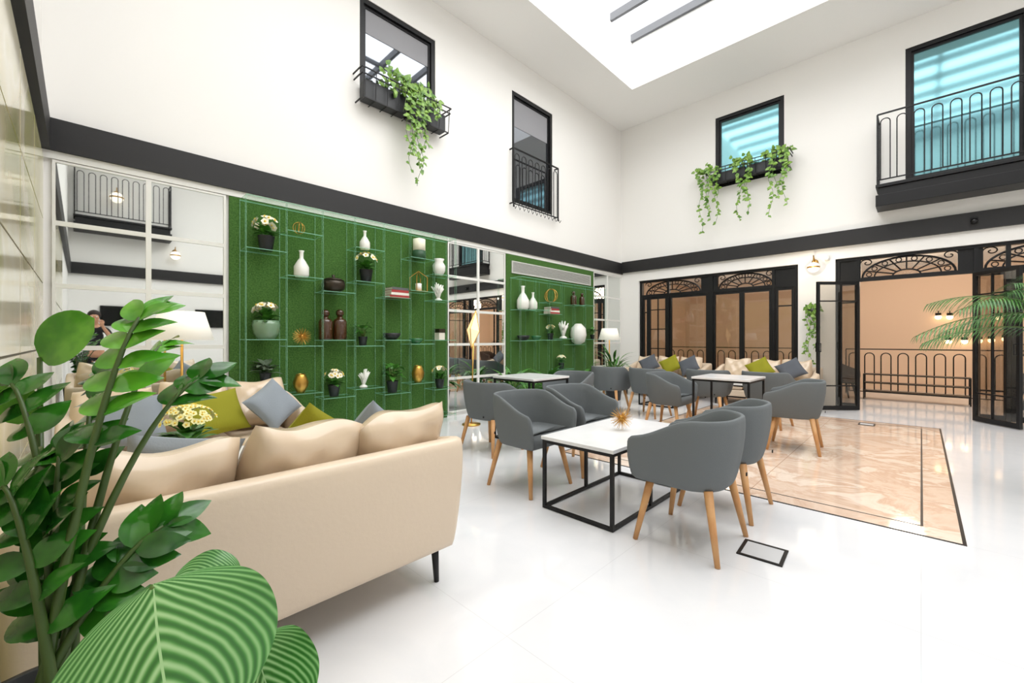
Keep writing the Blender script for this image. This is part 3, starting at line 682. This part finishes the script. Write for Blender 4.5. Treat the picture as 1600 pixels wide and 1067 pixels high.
# ---------------------------------------------------------------- ironwork
def loops(mb,x0,x1,y,z0,z1,r=.007,pitch=.2,axis='x'):
    def P(a,z): return (a,y,z) if axis=='x' else (y,a,z)
    n=max(1,round((x1-x0)/pitch)); pt=(x1-x0)/n
    for i in range(n):
        c=x0+pt*(i+.5); w=pt*.3; zc=z1-.08-w
        pts=[P(c-w,z0)]+[P(c-w*math.cos(a),zc+w*math.sin(a)) for a in [PI*k/8 for k in range(9)]]+[P(c+w,z0)]
        mb.tube(pts,r,5)
    mb.bar(P(x0,z1),P(x1,z1),.022); mb.bar(P(x0,z0),P(x1,z0),.018)
    for a in (x0,x1): mb.bar(P(a,z0-.06),P(a,z1),.018)
    return mb
def balcony(loc,rotz,w,label,d=.42,h=1.16):
    t=thing('balcony',label,'balcony',loc,rotz)
    MB().box(-w/2,w/2,0,d,0,.05).box(-w/2+.03,w/2-.03,0,d-.03,-.12,0).box(-w/2,w/2,0,d,-.3,-.12).build('slab',M['black'],t,bevel=.005)
    loops(MB(),-w/2+.02,w/2-.02,d-.02,.12,h,.008,.19).build('railing',M['black'],t)
    for s in (-1,1): loops(MB(),.01,d-.04,s*(w/2-.02),.12,h,.008,.19,'y').build('railing',M['black'],t)
    return t
balcony((.46,YF,3.62),PI,1.96,'black iron balcony with arched railing at the right upper window')
balcony((XR,.75,4.1),R90,1.8,'black iron balcony on the right wall, seen in the mirror')
t=thing('window_railing','black iron guard railing across the tall upper left window','railing',(XL,6.0,3.55),-R90)
mb=loops(MB(),-.64,.64,.1,.08,1.07,.008,.19)
for k in range(12):
    x=-.64+.116*k; mb.tube([(x,.1,.08),(x,.14,-.02),(x,.17,.02)],.006,5)
mb.build('railing',M['black'],t)
MB().bar((-.64,0,1.07),(-.64,.1,1.07),.02).bar((.64,0,1.07),(.64,.1,1.07),.02).bar((-.64,0,.1),(-.64,.1,.1),.02).bar((.64,0,.1),(.64,.1,.1),.02).build('bracket',M['black'],t)
def basket(loc,rotz,w,label,h=.36,d=.27):
    t=thing('window_planter',label,'planter',loc,rotz); mb=MB()
    for z,o in ((h,.03),(h*.8,.02),(0,0),):
        mb.bar((-w/2-o,d+o,z),(w/2+o,d+o,z),.014); 
        for s in (-1,1): mb.bar((s*(w/2+o),0,z),(s*(w/2+o),d+o,z),.014)
    n=int(w/.16)
    for i in range(n+1):
        x=-w/2+w*i/n; mb.tube([(x,0.02,0),(x,d,0),(x,d+.015,h*.5),(x,d+.03,h)],.006,5)
    mb.build('wire_basket',M['black'],t)
    for k in range(2):
        x0=-w/2+.03+k*(w/2-.02); MB().box(x0,x0+w/2-.05,.04,d-.03,.012,h*.72).build('trough',M['dark_pot'],t,bevel=.01)
    return t
basket((XL,3.16,4.3),-R90,1.34,'black wire window planter under the upper left window, ivy spilling',.36,.22)
basket((-2.45,YF,4.4),PI,1.42,'black wire window planter under the teal upper window of far wall',.28,.24)
def ivy(name,label,loc,rotz,strands,group=None,bushn=40,br=(.2,.1,.1),L=.085):
    t=thing(name,label,'plant',loc,rotz,group); st=MB(); fo=MB()
    def lf(p,d,s=1): fo.leaf(p,d,(random.uniform(-.5,.5),1,random.uniform(-.2,.6)),L*s*random.uniform(.7,1.15),L*s*.85,random.uniform(.1,.4),.15,4,0,'heart')
    for (x,y,z,ln) in strands:
        pts=[V((x,y-.1,z)),V((x,y,z+.05))]; n=max(3,int(ln/.09)); sw=random.random()*6
        for i in range(1,n+1):
            pts.append(V((x+.045*math.sin(i*.8+sw),y+.05+.02*math.sin(i*1.1+sw),z-.02-ln*i/n)))
        st.tube(pts,.0035,5)
        for i in range(1,len(pts)):
            for k in range(2):
                q=pts[i].lerp(pts[i-1],random.random()); a=random.uniform(-1.3,1.3)
                lf(q,(math.sin(a),.35,-abs(math.cos(a))*random.uniform(.1,1)),1-.3*i/len(pts))
    for i in range(bushn):
        c=V((strands[0][0]+random.uniform(-1,1)*br[0],strands[0][1]-.08+random.uniform(-1,1)*br[1],strands[0][2]+.02+random.uniform(-.6,1)*br[2]))
        a=random.uniform(0,2*PI); lf(c,(math.cos(a),.3,math.sin(a)*.8))
    st.build('vine',M['stem'],t,True); fo.build('foliage',M['ivy'],t,True); return t
# local: x along the wall (mirrored for left wall), y outwards
ivy('trailing_ivy','trailing ivy spilling from the planter under the upper left window',(XL,3.2,4.55),-R90,
    [(.0,.26,.08,1.0),(-.12,.26,.08,1.05),(-.2,.26,.08,.7),(.1,.26,.08,.85),(-.05,.26,.08,.6),(-.3,.26,.08,.3),(-.42,.26,.08,.2),(.16,.26,.08,.35),(-.08,.26,.08,1.28),(.05,.26,.08,1.1)],None,120,(.4,.1,.2),.1)
for x,ls,lb in ((.62,[1.25,1.1,1.0,.8,.6,.4],'trailing ivy at the left of the teal window planter'),(-.02,[1.15,1.0,.75,.5],'trailing ivy in the middle of the teal window planter'),(-.6,[1.15,1.0,.85,.6,.4],'trailing ivy at the right of the teal window planter')):
    ivy('trailing_ivy',lb,(-2.45,YF,4.63),PI,[(x+.075*(k-len(ls)/2+.5)*(1 if k%2 else -1),.27,.05,l) for k,l in enumerate(ls)],None,28,(.18,.1,.1),.1)
t=thing('wall_planter','small black wall pot holding ivy beside the open door','planter',(-1.4,YF,1.62),PI); MB().lathe([(.05,0),(.085,.14),(.075,.14),(0,.12)],(0,.1,0),18).build('pot',M['dark_pot'],t,True); MB().box(-.02,.02,0,.04,.05,.1).build('bracket',M['black'],t)
ivy('trailing_ivy','trailing ivy in the wall pot between the glass door sets',(-1.4,YF,1.72),PI,[(.0,.17,.03,.95),(.06,.15,.03,.8),(-.06,.15,.03,.7),(.03,.18,.03,.5),(-.03,.17,.03,.4)],None,30,(.1,.08,.06),.08)
# ---------------------------------------------------------------- glazed doors
def fan(mb,cx,z0,w,h,y,detail=False):
    a=w/2
    def E(f,an): return (cx+a*f*math.cos(an),y,z0+h*f*math.sin(an))
    for f,r in ((1,.017),(.72,.011),(.3,.013)): mb.tube([E(f,PI*k/20) for k in range(21)],r,6)
    for k in range(9):
        an=PI*k/8; mb.tube([E(.3 if k not in (0,8) else 0,an),E(1,an)],.011,5)
    for k in range(8):
        an=PI*(k+.5)/8; c=V(E(.86,an)); mb.tube([c+V((.034*math.cos(q),0,.034*math.sin(q))) for q in [2*PI*i/10 for i in range(11)]],.008,5)
    for s in (-1,1):
        pts=[]
        for i in range(18):
            q=i*.45; rr=.1-.005*i; pts.append((cx+s*(a+.0-.06+rr*math.cos(q)*.9),y,z0+h*.84+rr*.7*math.sin(q)))
        mb.tube(pts,.009,5)
def doorset(name,x0,x1,ztop,posts,fans,leafspans,y):
    mb=MB(); zt=2.2; f=.06
    mb.box(x0,x1,y-.05,y+.05,ztop-.05,ztop)
    for (p,w) in posts: mb.box(p-w/2,p+w/2,y-.045,y+.045,0,ztop-.05)
    mb.box(x0,x1,y-.04,y+.04,zt,zt+.06)
    # solid pieces between the fans
    cuts=sorted(fans); prev=x0
    for (a,b) in cuts:
        if a-prev>.25: mb.box(prev+.02,a-.02,y-.02,y+.02,zt+.06,ztop-.05)
        prev=b
    if x1-prev>.25: mb.box(prev+.02,x1-.06,y-.02,y+.02,zt+.06,ztop-.05)
    o=struct(mb.build(name,M['black']))
    fm=MB()
    for (a,b) in fans: fan(fm,(a+b)/2,zt+.06,b-a,ztop-.05-zt-.07,y)
    fm.build('fan_grille',M['black'],o)
    gm=MB().box(x0+.03,x1-.03,y+.028,y+.034,zt+.06,ztop-.05)
    lm=MB()
    for (a,b,kind) in leafspans:
        s=.045 if kind!='slim' else .012
        lm.box(a,a+s,y-.03,y+.02,.02,zt).box(b-s,b,y-.03,y+.02,.02,zt).box(a+s,b-s,y-.03,y+.02,.02,.1).box(a+s,b-s,y-.03,y+.02,zt-.05,zt)
        if kind=='grid':
            lm.box((a+b)/2-.01,(a+b)/2+.01,y-.02,y+.015,.1,zt-.05)
            for z in (.55,1.0,1.45,1.9): lm.box(a+s,b-s,y-.02,y+.015,z-.01,z+.01)
        elif kind in('split','slim'):
            for z in (.45,1.85): lm.box(a+s,b-s,y-.02,y+.015,z-.012,z+.012)
        gm.box(a+s,b-s,y-.003,y+.003,.1,zt-.05)
    if leafspans: lm.build('door_leaf',M['black'],o)
    gm.build('glass',M['door_glass'],o); return o
yd=YF+.1
doorset('door_1',DA[0],DA[1],2.6,[(-4.78,.06),(-3.2,.1),(-1.66,.06),(-2.04,.05),(-4.12,.05)],[(-4.66,-3.42),(-3.04,-2.05)],
  [(-4.75,-4.6,'split'),(-4.6,-4.15,'grid'),(-4.09,-3.25,'plain'),(-3.15,-2.6,'plain'),(-2.6,-2.07,'plain'),(-2.01,-1.7,'split')],yd)
doorset('door_2',DB[0],DB[1],2.62,[(-1.05,.05),(-.78,.05),(.59,.05),(.9,.05),(2.07,.06)],[(-.72,.38),(.68,1.9)],[(-1.02,-.81,'slim'),(.62,.87,'slim'),(.93,2.04,'plain')],yd)
def leaf_open(name,hx,hy,ex,ey,hs):
    w=math.hypot(ex-hx,ey-hy); a=math.atan2(ey-hy,ex-hx); s=.042; mb=MB(); h=2.19
    mb.box(0,s,-.02,.02,.012,h).box(w-s,w,-.02,.02,.012,h).box(s,w-s,-.02,.02,.012,.08).box(s,w-s,-.02,.02,h-.05,h)
    for z in (.42,1.86): mb.box(s,w-s,-.014,.014,z-.01,z+.01)
    x=w*.42; mb.box(x-.009,x+.009,-.014,.014,.08,h-.05)
    o=struct(mb.build(name,M['black'],loc=(hx,hy,0),rot=(0,0,a)))
    MB().box(s,w-s,-.003,.003,.08,h-.05).build('glass',M['door_glass'],o)
    for q in (-1,1): MB().tube([(w-.025,q*.02,1.0),(w-.025,q*.06,1.0),(w-.025,q*.06,1.14),(w-.025,q*.02,1.14)],.008,6).build('door_handle',M['black'],o)
leaf_open('door_3',-.76,YF-.03,-1.27,YF-.52,1); leaf_open('door_4',.56,YF-.03,.95,YF-.56,-1)
# ---------------------------------------------------------------- room beyond
struct(MB().box(-5.6,4.3,13.5,13.7,0,2.9).build('wall_back',M['warm_wall']))
struct(MB().box(-5.6,-5.4,YF+.2,13.5,0,2.9).build('wall_hall_left',M['warm_wall']))
struct(MB().box(4.1,4.3,YF+.2,13.5,0,2.9).build('wall_hall_right',M['warm_wall']))
struct(MB().box(-1.75,-1.6,YF+.9,11.6,0,2.9).build('wall_hall_dimmer',mat('taupe_wall',(206,192,176),.85)))  # added wall, keeps the view behind the closed doors dim and brown
struct(MB().box(-5.6,4.3,YF+.2,13.7,2.9,3.0).build('ceiling_hall',M['ceil']))
for x0,x1,lb in ((-5.3,-1.8,'black arched stair railing beyond the closed glass doors'),(-1.2,3.6,'black arched stair railing beyond the open doorway')):
    t=thing('stair_railing',lb,'railing',((x0+x1)/2,11.9,0)); w=(x1-x0)/2
    loops(MB(),-w,w,0,.08,1.0,.011,.26).build('railing',M['black'],t)
t=thing('console_shelf','black metal console shelf beyond the open doorway','shelf',(-.1,11.3,0)); 
for z in (.16,.33,.5): MB().box(-.75,.75,-.16,.16,z-.008,z+.008).build('shelf',M['black'],t)
for sx in (-1,1):
    for sy in (-1,1): MB().box(sx*.74-.01,sx*.74+.01,sy*.15-.01,sy*.15+.01,0,.491).build('leg',M['black'],t)
M['dark_leather']=mat('dark_leather',(70,54,46),.4)
c=make_chair('dark brown tub armchair beyond doorway, left of the console shelf','dark_leather','black','dark armchairs beyond the doors'); c.location=(-1.2,10.75,0); c.rotation_euler=(0,0,-1.2)
dup(c,(1.4,10.9,0),1.3,'dark brown tub armchair beyond doorway, right of the console shelf')
WL=((1466,489),(1484,489),(1482,527),(1507,527),(1530,526),(1549,525),(1571,523),(1560,489),(1590,489))
for i,(u,v) in enumerate(WL):
    p=FW(u,v,13.42); nm=['leftmost of the upper row','second of the upper row','leftmost of the lower row','second of the lower row','third of the lower row','fourth of the lower row','fifth of the lower row','third of the upper row','rightmost of the upper row'][i]
    t=thing('wall_light','small warm wall light beyond the doorway, '+nm,'lamp',p,PI,'small warm wall lights beyond the doorway')
    MB().tube([(0,-.08,0),(0,0,0),(0,0,.05)],.01,6).build('arm',M['black'],t,True); sh=MB().lathe([(.05,.0),(.05,-.06),(.0,-.06)],n=14).build('shade',M['black'],t,True); MB().ball((0,0,-.09),.055,12).build('bulb',M['glow'],sh,True)
for loc,lb in (((FW(1522,345,YF-.06)),'black dome camera on the dark band above the open doors'),(FW(1293,404,YF),'small white security sensor beside the globe lamp')):
    t=thing('security_camera',lb,'camera',loc,PI); k='white' if 'white' in lb else 'black'; MB().box(-.035,.035,0,.03,-.04,.05).build('bracket',M['white_frame'] if k=='white' else M['black'],t,bevel=.005); MB().ball((0,.05,-.01),.04,14).build('dome',M['white_frame'] if k=='white' else M['screen'],t,True)
# ---------------------------------------------------------------- plants
def frond(fo,st,base,d,L,wl,nl=24,droop=.6,wleaf=.03):
    base=V(base); d=V(d).normalized(); pts=[]
    for i in range(13):
        s=i/12; pts.append(base+d*L*s-V((0,0,droop*L*s*s*.75)))
    st.tube(pts,[.006*(1-.7*i/12) for i in range(13)],5)
    for i in range(nl):
        s=.2+.8*i/nl; k=min(11,int(s*12)); p=pts[k].lerp(pts[k+1],s*12-k); tn=(pts[k+1]-pts[k]).normalized(); sd=tn.cross(V((0,0,1))).normalized()
        ll=wl*math.sin(PI*(.15+.8*(i/nl)))**.7
        for q in (-1,1): fo.leaf(p,tn*.8+sd*q+V((0,0,.1)),(0,0,1),ll*random.uniform(.9,1.05),wleaf,.6,.25,5)
def palm(loc,label,h0,n,L,wl,potr,poth,wleaf=.03,up=(.5,1.3),az=None,droop=.6):
    t=thing('potted_palm',label,'plant',loc)
    MB().lathe([(potr*.8,0),(potr,poth),(potr*.9,poth),(potr*.85,poth*.9),(0,poth*.88)],n=24).build('pot',M['dark_pot'],t,True)
    fo=MB(); st=MB()
    for i in range(n):
        a=(2*PI*i*.382 if az is None else az[i%len(az)])+random.uniform(-.1,.1); el=random.uniform(*up)
        b=V((0,0,poth*.9)); c=V((math.cos(a)*.05,math.sin(a)*.05,h0*random.uniform(.85,1.0))); st.tube([b,(b+c)/2,c],.011,6)
        frond(fo,st,c,(math.cos(a)*math.cos(el),math.sin(a)*math.cos(el),math.sin(el)),L*random.uniform(.85,1.1),wl,24,droop,wleaf)
    st.build('stem',M['stem'],t,True); fo.build('foliage',M['fern'],t,True); return t
palm((.86,5.22,0),'tall feathery palm reaching in at the right edge before the doors',1.4,16,.92,.26,.15,.4,.009,(.25,1.25),az=[3.9,3.5,4.3,3.1,4.7,3.7,4.1,2.6,5.3,0.8,1.6,3.9,3.6,4.2,3.3,4.0],droop=.62)
leafy_plant((-4.42,7.45,.0),1.2,'dracaena-like potted plant with arching narrow leaves near far corner',44,.36,.045,None,'potted_plant','fern',.3,'plant',(.3,1.4))
leafy_plant((-4.4,4.5,0),.92,'bushy dark green potted plant before the middle mirror, nearer one',48,.4,.08,None,'potted_plant','fern',.32,'plant',(.1,1.2))
leafy_plant((-4.38,5.35,0),.95,'bushy dark green potted plant before the farther case, nearer end',48,.4,.08,None,'potted_plant','fern',.32,'plant',(.1,1.2))
leafy_plant((-4.5,6.55,0),.85,'bushy dark green potted plant before the farther case, far end',40,.3,.08,None,'potted_plant','fern',.32,'plant',(.1,1.2))
# foreground zz plant
t=thing('zz_plant','large glossy dark green plant with upright stems at the left foreground','plant',(-1.15,-.05,0)); O=V((-1.15,-.05,0))
MB().lathe([(.13,0),(.165,.5),(.17,.52),(.155,.52),(.15,.49),(0,.48)],n=32).build('pot',M['dark_pot'],t,True)
MB().lathe([(.149,.482),(.149,.492),(0,.494)],n=24).build('soil',M['soil'],t)
def px(u,v,depth):
    dx,dy=dirv(u); return V((dx*depth,dy*depth,EYE+(HZ-v)*depth/FPX))
# tip in the room, young leaves?, where along the stem the leaves begin, pairs of leaves
tips=[(228,488,.98,1,.5,8),(312,592,1.02,0,.8,3),(252,540,1.14,1,.74,4),(18,600,.95,0,.3,8),(255,822,.9,0,.42,7),(5,760,.8,0,.3,7),(150,585,1.14,0,.5,6),(70,830,.8,0,.3,6),(95,700,.9,0,.4,6)]
st=MB(); fo=MB(); fl2=MB()
for (u,v,dp,light,s0,n) in tips:
    tip=px(u,v,dp)-O; b=V((random.uniform(-.06,.06),random.uniform(-.06,.06),.49)); pts=[]
    for i in range(14):
        s=i/13; q=b.lerp(tip,s**1.15); q.z=b.z+(tip.z-b.z)*(1-(1-s)**1.5); pts.append(q)
    st.tube(pts,[.0105*(1-.65*i/13) for i in range(14)],8)
    for i in range(n):
        s=s0+(.98-s0)*i/(n-1); k=min(12,int(s*13)); p=pts[k].lerp(pts[k+1],min(1,s*13-k)); tn=(pts[k+1]-pts[k]).normalized(); sd=tn.cross(V((.7,-.7,.25))).normalized()
        for q in (-1,1):
            w=fl2 if light and s>.55 else fo
            w.leaf(p,sd*q*(1.1-.35*s)+tn*(.35+.5*s)+V((random.uniform(-.3,.3),random.uniform(-.3,.3),random.uniform(-.2,.2))),V((.55+random.uniform(-.35,.35),-.5+random.uniform(-.35,.35),.75)),random.uniform(.09,.118)*(1-.15*s),random.uniform(.05,.06),.28,.18,9,0,'lance',2)
    (fl2 if light else fo).leaf(pts[-1],(pts[-1]-pts[-2]),V((.7,-.7,.3)),.1,.05,.15,.2,8,0,'lance',2)
st.build('stem',M['dark_stem'],t,True); fo.build('foliage',M['zz'],t,True); fl2.build('young_foliage',M['zz_light'],t,True)
b=px(62,560,1.08)-O; q=px(135,495,1.08)-O
for (p0,p1,w,ln,n) in ((b,q,.135,.165,12),(px(60,655,1.02)-O,px(20,625,1.0)-O,.1,.13,8)):
    lf=MB().leaf(p0,p1-p0,V((.7,-.7,.2)),ln,w,.12,.15,n,0,'round',3).build('broad_leaf',M['zz_light'],t,True)
    MB().tube([(0,0,.49),p0*.5+V((0,0,.3)),p0],.006,6).build('leaf_stalk',M['dark_stem'],lf,True)
# foreground calathea
t=thing('calathea_plant','striped round-leafed plant in the bottom left foreground','plant',(-.93,.0,0)); O=V((-.93,.0,0))
for (p0,p1,w,up,fd) in ((px(240,912,.66),px(252,1190,.5),.29,V((.45,-.42,.75)),-.09),(px(398,1000,.74),px(428,1160,.6),.16,V((.35,-.5,.45)),-.12),(px(376,905,.82),px(262,915,.76),.12,V((.45,-.45,.5)),-.1)):
    d=p1-p0; mb=MB(); mb.leaf(p0-O,d,up,d.length*1.02,w,.2,fd,60,0,'cordate',9,.004); lf=mb.build('leaf',M['calathea'],t,True)
    r0=V((random.uniform(-.04,.04),random.uniform(-.04,.04),.36)); e=p0-O
    MB().tube([r0,r0.lerp(e,.5)+V((0,0,.06)),e+d.normalized()*.004],.005,6).build('leaf_stalk',M['stem'],lf,True)
MB().lathe([(.085,0),(.1,.38),(.105,.4),(.09,.4),(.088,.36),(0,.35)],(.19,-.08,0),28).build('pot',M['dark_pot'],t,True)
# ---------------------------------------------------------------- photographer (seen in the mirrors)
P=thing('person','person in black clothes with both hands raised to the face, reflected in mirror','person',(.95,.16,0),R90)
def skin(name,vs,es,m,parent,sub=2):
    me=bpy.data.meshes.new(name); me.from_pydata([v[:3] for v in vs],es,[]); me.materials.append(m); o=bpy.data.objects.new(name,me); COL.objects.link(o); o.parent=parent
    o.modifiers.new('skin','SKIN').use_smooth_shade=True
    sv=me.skin_vertices[0].data
    for i,v in enumerate(vs): sv[i].radius=(v[3],v[4] if len(v)>4 else v[3])
    sv[0].use_root=True
    s=o.modifiers.new('sub','SUBSURF'); s.levels=s.render_levels=sub; return o
vs=[(0,0,.95,.13,.1),(0,0,1.12,.115,.09),(0,.0,1.3,.14,.1),(0,0,1.42,.1,.075),(0,.01,1.5,.05),(0,.03,1.58,.075,.085),(0,.035,1.66,.082,.092),(0,.02,1.72,.06,.07),(0,.125,1.6,.013)]
es=[(0,1),(1,2),(2,3),(3,4),(4,5),(5,6),(6,7),(5,8)]
for s in (-1,1):
    b=len(vs); vs+=[(s*.17,0,1.4,.05),(s*.26,.12,1.2,.04),(s*.13,.28,1.42,.028),(s*.1,.31,1.49,.03,.018)]; es+=[(3,b),(b,b+1),(b+1,b+2),(b+2,b+3)]
    for k,(dx,l) in enumerate(((-.03,.06),(-.01,.075),(.012,.07),(.032,.055))):
        q=len(vs); vs+=[(s*.1+dx*.9,.315,1.53,.009),(s*.1+dx-.01*s,.30,1.53+l*.55,.008),(s*.1+dx-.02*s,.275,1.53+l*.8,.007)]; es+=[(b+3,q),(q,q+1),(q+1,q+2)]
    q=len(vs); vs+=[(s*.06,.3,1.49,.01),(s*.045,.275,1.52,.008)]; es+=[(b+3,q),(q,q+1)]
    b=len(vs); vs+=[(s*.1,0,.85,.085),(s*.11,.01,.48,.055),(s*.11,-.02,.09,.038),(s*.12,.13,.03,.03)]; es+=[(0,b),(b,b+1),(b+1,b+2),(b+2,b+3)]
skin('body',vs,es,M['skin'],P)
vt=[(0,0,.92,.145,.115),(0,0,1.12,.13,.105),(0,0,1.3,.155,.115),(0,0,1.42,.11,.085)]; et=[(0,1),(1,2),(2,3)]
for s in (-1,1):
    b=len(vt); vt+=[(s*.17,0,1.4,.062),(s*.245,.1,1.235,.054)]; et+=[(3,b),(b,b+1)]
skin('shirt',vt,et,M['cloth'],P)
vt=[(0,0,.95,.14,.11)]; et=[]
for s in (-1,1):
    b=len(vt); vt+=[(s*.1,0,.84,.098),(s*.11,.01,.48,.07),(s*.11,-.02,.1,.055)]; et+=[(0,b),(b,b+1),(b+1,b+2)]
skin('trousers',vt,et,M['cloth'],P)
MB().ball((0,.0,1.685),.105,16,0,(.95,1.0,.95)).build('hair',M['hair'],P,True)
for s in (-1,1):
    MB().ball((s*.032,.118,1.645),.012,8).build('eye',M['ceramic'],P,True)
    MB().box(s*.11-.05,s*.11+.05,-.07,.17,0,.05).build('shoe',M['black'],P,bevel=.02)
# ---------------------------------------------------------------- camera, light
cd=bpy.data.cameras.new('camera'); cam=bpy.data.objects.new('camera',cd); COL.objects.link(cam); S.camera=cam
cam.location=(0,0,EYE); cam.rotation_euler=(PI/2,0,A); cd.sensor_width=36; cd.lens=FPX/1600*36; cd.shift_y=(HZ-533.5)/1600; cd.clip_start=.02
def area(name,loc,sx,sy,e,c=(1,1,1),rot=(0,0,0)):
    l=bpy.data.lights.new(name,'AREA'); l.shape='RECTANGLE'; l.size=sx; l.size_y=sy; l.energy=e; l.color=c; o=bpy.data.objects.new(name,l); COL.objects.link(o); o.location=loc; o.rotation_euler=rot; return o
area('sky_light',(-.8,4.2,8.6),11,12,1700,(1,.995,.99))
for x in (-3.5,-.2,2.5):
    l=bpy.data.lights.new('hall_lamp','POINT'); l.energy=52 if x>-1 else 30; l.color=(1,.85,.7); l.shadow_soft_size=.25; o=bpy.data.objects.new('hall_lamp',l); COL.objects.link(o); o.location=(x,11.2,2.6)
l=bpy.data.lights.new('globe_bulb','POINT'); l.energy=6; l.color=(1,.8,.55); o=bpy.data.objects.new('globe_bulb',l); COL.objects.link(o); o.location=(-1.37,YF-.45,2.45)
w=bpy.data.worlds.new('world'); S.world=w; w.use_nodes=True; w.node_tree.nodes['Background'].inputs[0].default_value=(.95,.98,1,1); w.node_tree.nodes['Background'].inputs[1].default_value=1.2
S.view_settings.view_transform='Standard'; S.view_settings.look='None'; S.view_settings.exposure=0.0
